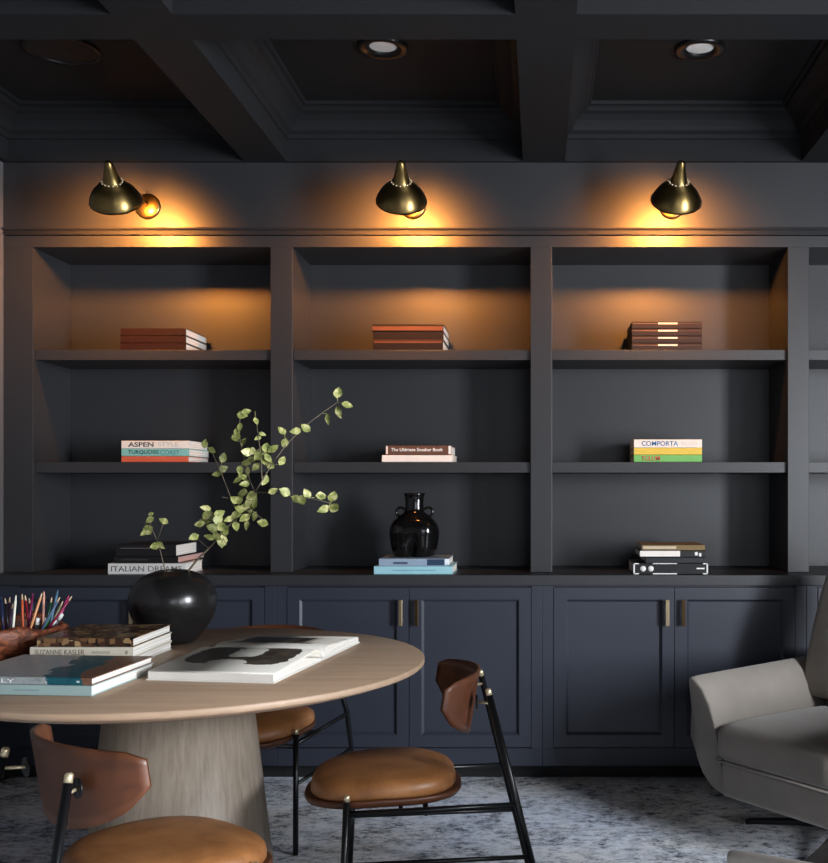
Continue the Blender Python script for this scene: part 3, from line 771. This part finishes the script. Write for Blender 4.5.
cols = [('dark navy', (32, 40, 70)), ('near-black', (26, 26, 30)), ('dark plum', (70, 40, 62)), ('white', (232, 230, 214)), ('coral orange', (226, 110, 72)), ('crimson', (150, 36, 50)), ('dark magenta', (116, 30, 74)), ('maroon', (104, 34, 44)),
        ('tan', (214, 152, 104)), ('pale pink', (232, 170, 150)), ('bottle green', (24, 70, 48)), ('leaf green', (50, 120, 60)), ('steel blue', (90, 124, 150)), ('slate blue', (70, 92, 120)), ('olive', (110, 112, 80)), ('hot pink', (190, 60, 120)), ('wine red', (128, 24, 62)), ('grey violet', (86, 70, 98))]
tops = [(1, 596), (5, 598), (10, 597), (16, 595), (22, 594), (25, 595), (33, 593), (29, 598), (42, 593), (44, 591), (52, 597), (56, 602), (58, 590), (60, 597), (63, 601), (69, 595), (72, 596), (13, 603)]
bots = [(3, 625), (8, 626), (6, 628), (13, 629), (23, 630), (29, 622), (28, 628), (33, 626), (31, 627), (44, 622), (47, 620), (53, 618), (55, 618), (58, 616), (60, 617), (66, 615), (69, 616), (10, 628)]
rnd = random.Random(4)
for i, ((nm, c), tp, bt) in enumerate(zip(cols, tops, bots)):
    Yt = 3.30 + .14 * ((i * 7) % 18) / 17; Yb_ = Yt + .004
    a = P(tp[0] + 0, tp[1], Yt); b0 = P(bt[0], bt[1], Yb_)
    # extend down to the bowl bottom
    dirv = (b0 - a).normalized(); zbot = .7505 + .034
    low = a + dirv * ((a.z - zbot) / max(.2, -dirv.z))
    # keep foot inside bowl
    low.x = max(BX - .07, min(BX + .075, low.x)); low.y = max(BY - .11, min(BY + .11, low.y))
    d = (a - low); Ln = d.length; d.normalize()
    o = empty('colored_pencil', low, label='%s colored pencil standing in the burl wood bowl' % nm, cat='pencil', group='colored pencils in the bowl')
    tubeo('barrel', [(0, 0, 0), d * (Ln - .018)], .0038, bmat(c, .35), o, 6)
    tubeo('tip', [d * (Ln - .0179), d * (Ln - .004), d * Ln], [.0037, .0017, .0005], bmat((226, 196, 160), .5) if i % 3 else bmat(c, .35), o, 8)
# white-capped short markers at the right of the bowl
for i, (x, y) in enumerate(((38, 618), (47, 618), (55, 620), (62, 614))):
    Yt = 3.30 + .02 * i
    Yt = 3.33 + .025 * i; a = P(x, y, Yt); low = Vector((min(a.x, BX + .07), Yt + .006, .7505 + .036)); d = a - low; Ln = d.length; d.normalize()
    o = empty('marker_pen', low, label='short white-capped marker pen leaning in the bowl beneath the pencils', cat='pen', group='white-capped marker pens in the bowl')
    tubeo('barrel', [(0, 0, 0), d * (Ln - .022)], .0056, bmat((60, 60, 64), .4), o, 12)
    tubeo('cap', [d * (Ln - .0218), d * (Ln - .002), d * Ln], [.0068, .0068, .0062], bmat((236, 236, 232), .35), o, 12)

# ------------------------------------------------------------------ dining chairs (front = +y, origin at seat centre on the floor)
def make_chair():
    o = empty('dining_chair', (0, 0, 0), cat='chair', group='leather seat dining chairs around the table')
    # plywood seat shell and leather pad, superellipse outlines
    def sup(bm, rx, ry, levels, n=72, p=2.6):
        rings = []
        for s, z in levels:
            rings.append([])
            for k in range(n):
                a = 2 * math.pi * k / n; c_, s_ = math.cos(a), math.sin(a)
                r = (abs(c_) ** p + abs(s_) ** p) ** (-1 / p)
                X, Y = rx * r * c_ * s, ry * r * s_ * s
                sag = -.012 * max(0, Y) / ry * (1 if Y > 0 else 0)
                rings[-1].append(bm.verts.new((X, Y, z + sag + .05 * (X / rx) ** 2 * .12)))
        for a, b_ in zip(rings, rings[1:]):
            for k in range(n):
                f = bm.faces.new((a[k], a[(k + 1) % n], b_[(k + 1) % n], b_[k])); f.smooth = True
        bm.faces.new(rings[0][::-1]); bm.faces.new(rings[-1])
    bm = bmesh.new(); sup(bm, .208, .230, [(.90, .388), (.97, .394), (1, .404), (1.0, .410), (.985, .413)])
    link('seat_shell', bm, M_walnut, o)
    bm = bmesh.new(); sup(bm, .208, .212, [(.975, .4135), (1.0, .422), (1.0, .436), (.985, .448), (.94, .458), (.85, .466), (.6, .474), (.3, .478), (.05, .479)])
    link('seat_pad', bm, M_leather, o)
    W = .20; lr = .0098
    for s in (-1, 1):
        x = s * (W + .020)
        q = tubeo('leg', [(x, .115, .0015), (x - s * .006, .098, .420)], lr, M_black, o)
        tubeo('cap', [(x - s * .006, .098, .4202), (x - s * .006, .0975, .434), (x - s * .006, .0974, .438)], [lr * .92, lr * .9, lr * .6], M_cap, q)
        q = tubeo('leg', [(x, -.475, .003), (x - s * .008, -.375, .40), (x - s * .062, -.302, .692)], lr, M_black, o)
        tubeo('cap', [(x - s * .062, -.302, .6922), (x - s * .0655, -.2985, .708), (x - s * .066, -.298, .712)], [lr * .92, lr * .9, lr * .6], M_cap, q)
        tubeo('side_rail', [(x - s * .006, .092, .385), (x - s * .006, -.366, .392)], .0085, M_black, o)
        tubeo('lower_rail', [(x - s * .002, .10, .245), (x - s * .004, -.405, .245)], .0065, M_black, o)
        tubeo('seat_bracket', [(x - s * .01, -.05, .388), (s * .1, -.05, .389)], .006, M_black, o)
    tubeo('cross_rail', [(-W - .002, -.12, .375), (W + .002, -.12, .375)], .0075, M_black, o)
    tubeo('cross_rail', [(-W - .01, .098, .375), (W + .01, .098, .375)], .0075, M_black, o)
    # backrest: bent plywood, D shaped outline
    n = 28; bm = bmesh.new(); hw = .242; cols_ = []
    for i in range(n + 1):
        u = -1 + 2 * i / n
        x = hw * u * (1 - .05 * u * u); y = -.268 + .105 * abs(u) ** 2.1
        top = .750 - .012 * u * u - .012 * max(0, abs(u) - .86) / .14
        bot = .562 + .084 * abs(u) ** 2.2 + .022 * max(0, abs(u) - .82) / .18
        c_ = []
        for j in range(7):
            v = j / 6; z = bot + (top - bot) * v
            c_.append((x, y - (z - .67) * .16, z))
        cols_.append(c_)
    V = [[bm.verts.new(p) for p in c_] for c_ in cols_]
    for a, b_ in zip(V, V[1:]):
        for j in range(6):
            f = bm.faces.new((a[j], b_[j], b_[j + 1], a[j + 1])); f.smooth = True
    br = link('backrest', bm, M_walnut, o, smooth=True)
    sd = br.modifiers.new('s', 'SOLIDIFY'); sd.thickness = .011; sd.offset = 0
    for s in (-1, 1):
        bm = bmesh.new(); lathe(bm, [(0, 0), (.021, 0), (.021, .004), (0, .004)], 24)
        bmesh.ops.rotate(bm, verts=bm.verts, matrix=Matrix.Rotation(R(90), 3, 'X'), cent=(0, 0, 0))
        d = link('bracket', bm, M_black, o, loc=(s * .125, -.2655, .668))
        tubeo('bolt', [(0, -.002, 0), (s * .026, -.036, .0)], .004, M_cap, d, 8)
    return o
chA = make_chair()
def put(o, x, y, f, label):
    o.location = (x, y, 0); o.rotation_euler = (0, 0, math.atan2(-f[0], f[1])); o['label'] = label
put(chA, -.465, 3.10, (-.99, -.13), 'dining chair seen from the side right of the table, facing left')
chB = copy_tree(chA); put(chB, -1.049, 3.80, (-.2, -.98), 'dining chair tucked in behind the table, seat half hidden by tabletop')
chC = copy_tree(chA); put(chC, -.872, 2.43, (.66, .751), 'dining chair nearest the camera at bottom left, seen from behind')

# ------------------------------------------------------------------ armchairs (front = +y)
def make_armchair(fab):
    o = empty('armchair', (0, 0, 0), cat='armchair', group='taupe swivel armchairs')
    sec = [(.262, .19), (.268, .34), (.278, .42), (.302, .49), (.340, .545), (.378, .572), (.400, .580), (.414, .572), (.410, .54), (.398, .46), (.392, .36), (.388, .27), (.372, .215), (.335, .172), (.29, .155), (.262, .155)]
    for s in (-1, 1):
        bm = bmesh.new(); rows = []
        for v, dz, sh in ((.40, -.004, .0), (.36, .0, .0), (.15, .005, .0), (-.15, .012, -.004), (-.38, .02, -.012), (-.44, .02, -.02)):
            rows.append([bm.verts.new((s * (u + sh * (z > .3)), v - .045 * max(0, (.36 - z)) / .2 * (v > .3) , z + dz * (z > .4) + (.0 if v > -.4 else 0))) for u, z in sec])
        n = len(sec)
        for a, b_ in zip(rows, rows[1:]):
            for k in range(n):
                f = bm.faces.new((a[k], a[(k + 1) % n], b_[(k + 1) % n], b_[k])); f.smooth = True
        bm.faces.new(rows[0]); bm.faces.new(rows[-1][::-1])
        a_ = link('armrest', bm, fab, o, bevel=.012, seg=3, smooth=True)
    # front and underframe
    bm = bmesh.new(); box(bm, -.262, .262, -.42, .385, .158, .292); link('seat_frame', bm, fab, o, bevel=.018, seg=3, smooth=False)
    # cushion
    def cushion(name, x0, x1, y0, y1, z0, z1, crown_=.02, r=.035, parent=o, rot=0, piv=None):
        bm = bmesh.new(); nx = ny = 12; bmesh.ops.create_grid(bm, x_segments=nx, y_segments=ny, size=1)
        top = bm.verts[:]
        geo = bmesh.ops.extrude_face_region(bm, geom=bm.faces[:]); 
        up = [g_ for g_ in geo['geom'] if isinstance(g_, bmesh.types.BMVert)]
        us = set(up)
        for v in bm.verts:
            X, Y = v.co.x, v.co.y
            e = max(abs(X), abs(Y)); c_ = (1 - X ** 4) * (1 - Y ** 4)
            z = (z1 - crown_ + crown_ * c_) if v in us else z0
            v.co = ((x0 + x1) / 2 + X * (x1 - x0) / 2, (y0 + y1) / 2 + Y * (y1 - y0) / 2, z)
        ob = link(name, bm, fab, parent, bevel=r, seg=4, smooth=True); return ob
    cushion('seat_cushion', -.264, .264, -.20, .415, .296, .445, .022)
    # reclined back: built standing then leaned
    bm = bmesh.new(); box(bm, -.335, .335, -.075, .045, 0, .56)
    bmesh.ops.subdivide_edges(bm, edges=bm.edges[:], cuts=3, use_grid_fill=True)
    for v in bm.verts:
        k = v.co.z / .56
        v.co.x *= 1 - .10 * max(0, k - .2); v.co.y += .02 * math.sin(math.pi * k) * (1 if v.co.y > 0 else .3)
    bk = link('back_cushion', bm, fab, o, bevel=.03, seg=4, smooth=True); bk.location = (0, -.185, .45); bk.rotation_euler = (R(15), 0, 0)
    bm = bmesh.new(); box(bm, -.262, .262, -.47, -.205, .26, .445); link('back_base', bm, fab, o, bevel=.02, seg=3)
    # piping around the cushion front seam
    tubeo('piping', [(-.262, -.1, .298), (-.263, .395, .298), (-.25, .418, .298), (.25, .418, .298), (.263, .395, .298), (.262, -.1, .298)], .0045, fab, o, 8)
    bs = tubeo('base_column', [(0, -.03, .02), (0, -.03, .157)], .032, M_black, o, 20)
    for a in (35, 107, 179, 251, 323):
        ca, sa = math.cos(R(a)), math.sin(R(a))
        tubeo('base_leg', [(0, -.03, .045), (ca * .20, -.03 + sa * .20, .034), (ca * .36, -.03 + sa * .36, .018), (ca * .385, -.03 + sa * .385, .013)], [.018, .015, .012, .011], M_black, o, 10)
    return o
ar = make_armchair(M_fab)
ar.location = (1.125, 3.825, 0); ar.rotation_euler = (0, 0, math.atan2(.81, -.59)); ar['label'] = 'taupe upholstered swivel armchair before the cabinets at the right edge'
ar2 = copy_tree(ar); ar2.location = (.925, 2.165, 0); ar2.rotation_euler = (0, 0, math.atan2(.835, .55)); ar2['label'] = 'armchair in the bottom right corner, only pale arm and seat showing'

# ---- rug
bm = bmesh.new(); box(bm, -2.36, 2.9, -1.2, 4.635, -.0118, -.0012)
rg = link('rug', bm, M_rug, bevel=.003); tag(rg, 'large distressed blue-grey rug covering the floor under the table', 'rug')

# ------------------------------------------------------------------ lights
def area(name, loc, rot, sx, sy, e, c):
    l = bpy.data.lights.new(name, 'AREA'); l.shape = 'RECTANGLE'; l.size = sx; l.size_y = sy; l.energy = e; l.color = c
    o = bpy.data.objects.new(name, l); col.objects.link(o); o.location = loc; o.rotation_euler = rot; return o
for i, (a, b) in enumerate(wins):
    area('window_daylight', (XR + .16, (a + b) / 2, (zs0 + zs1) / 2), (0, R(90), 0), zs1 - zs0, b - a, (130, 590)[i], (.90, .94, 1.0))  # weak added fill first, then the main window light
area('window_daylight', (1.3, Y0 - .14, 1.6), (R(90), 0, R(0)), 2.0, 1.6, 26, (.88, .93, 1.0))  # added frontal fill lamp outside the added rear window
w = bpy.data.worlds.new('World'); scene.world = w; w.use_nodes = True
bg = w.node_tree.nodes['Background']; bg.inputs[0].default_value = (.85, .92, 1, 1); bg.inputs[1].default_value = 1.0

# ------------------------------------------------------------------ camera
cam = bpy.data.cameras.new('camera'); co = bpy.data.objects.new('camera', cam); col.objects.link(co)
co.location = (0, 0, CH); co.rotation_euler = (R(90), 0, 0)
cam.sensor_fit = 'VERTICAL'; cam.sensor_height = 36; cam.lens = 36 * F / 863
cam.shift_x = -(CX - 414) / 863; cam.shift_y = (CY - 431.5) / 863
cam.clip_start = .05
scene.camera = co
vs = scene.view_settings; vs.view_transform = 'Standard'; vs.look = 'None'; vs.gamma = 1; vs.exposure = .35
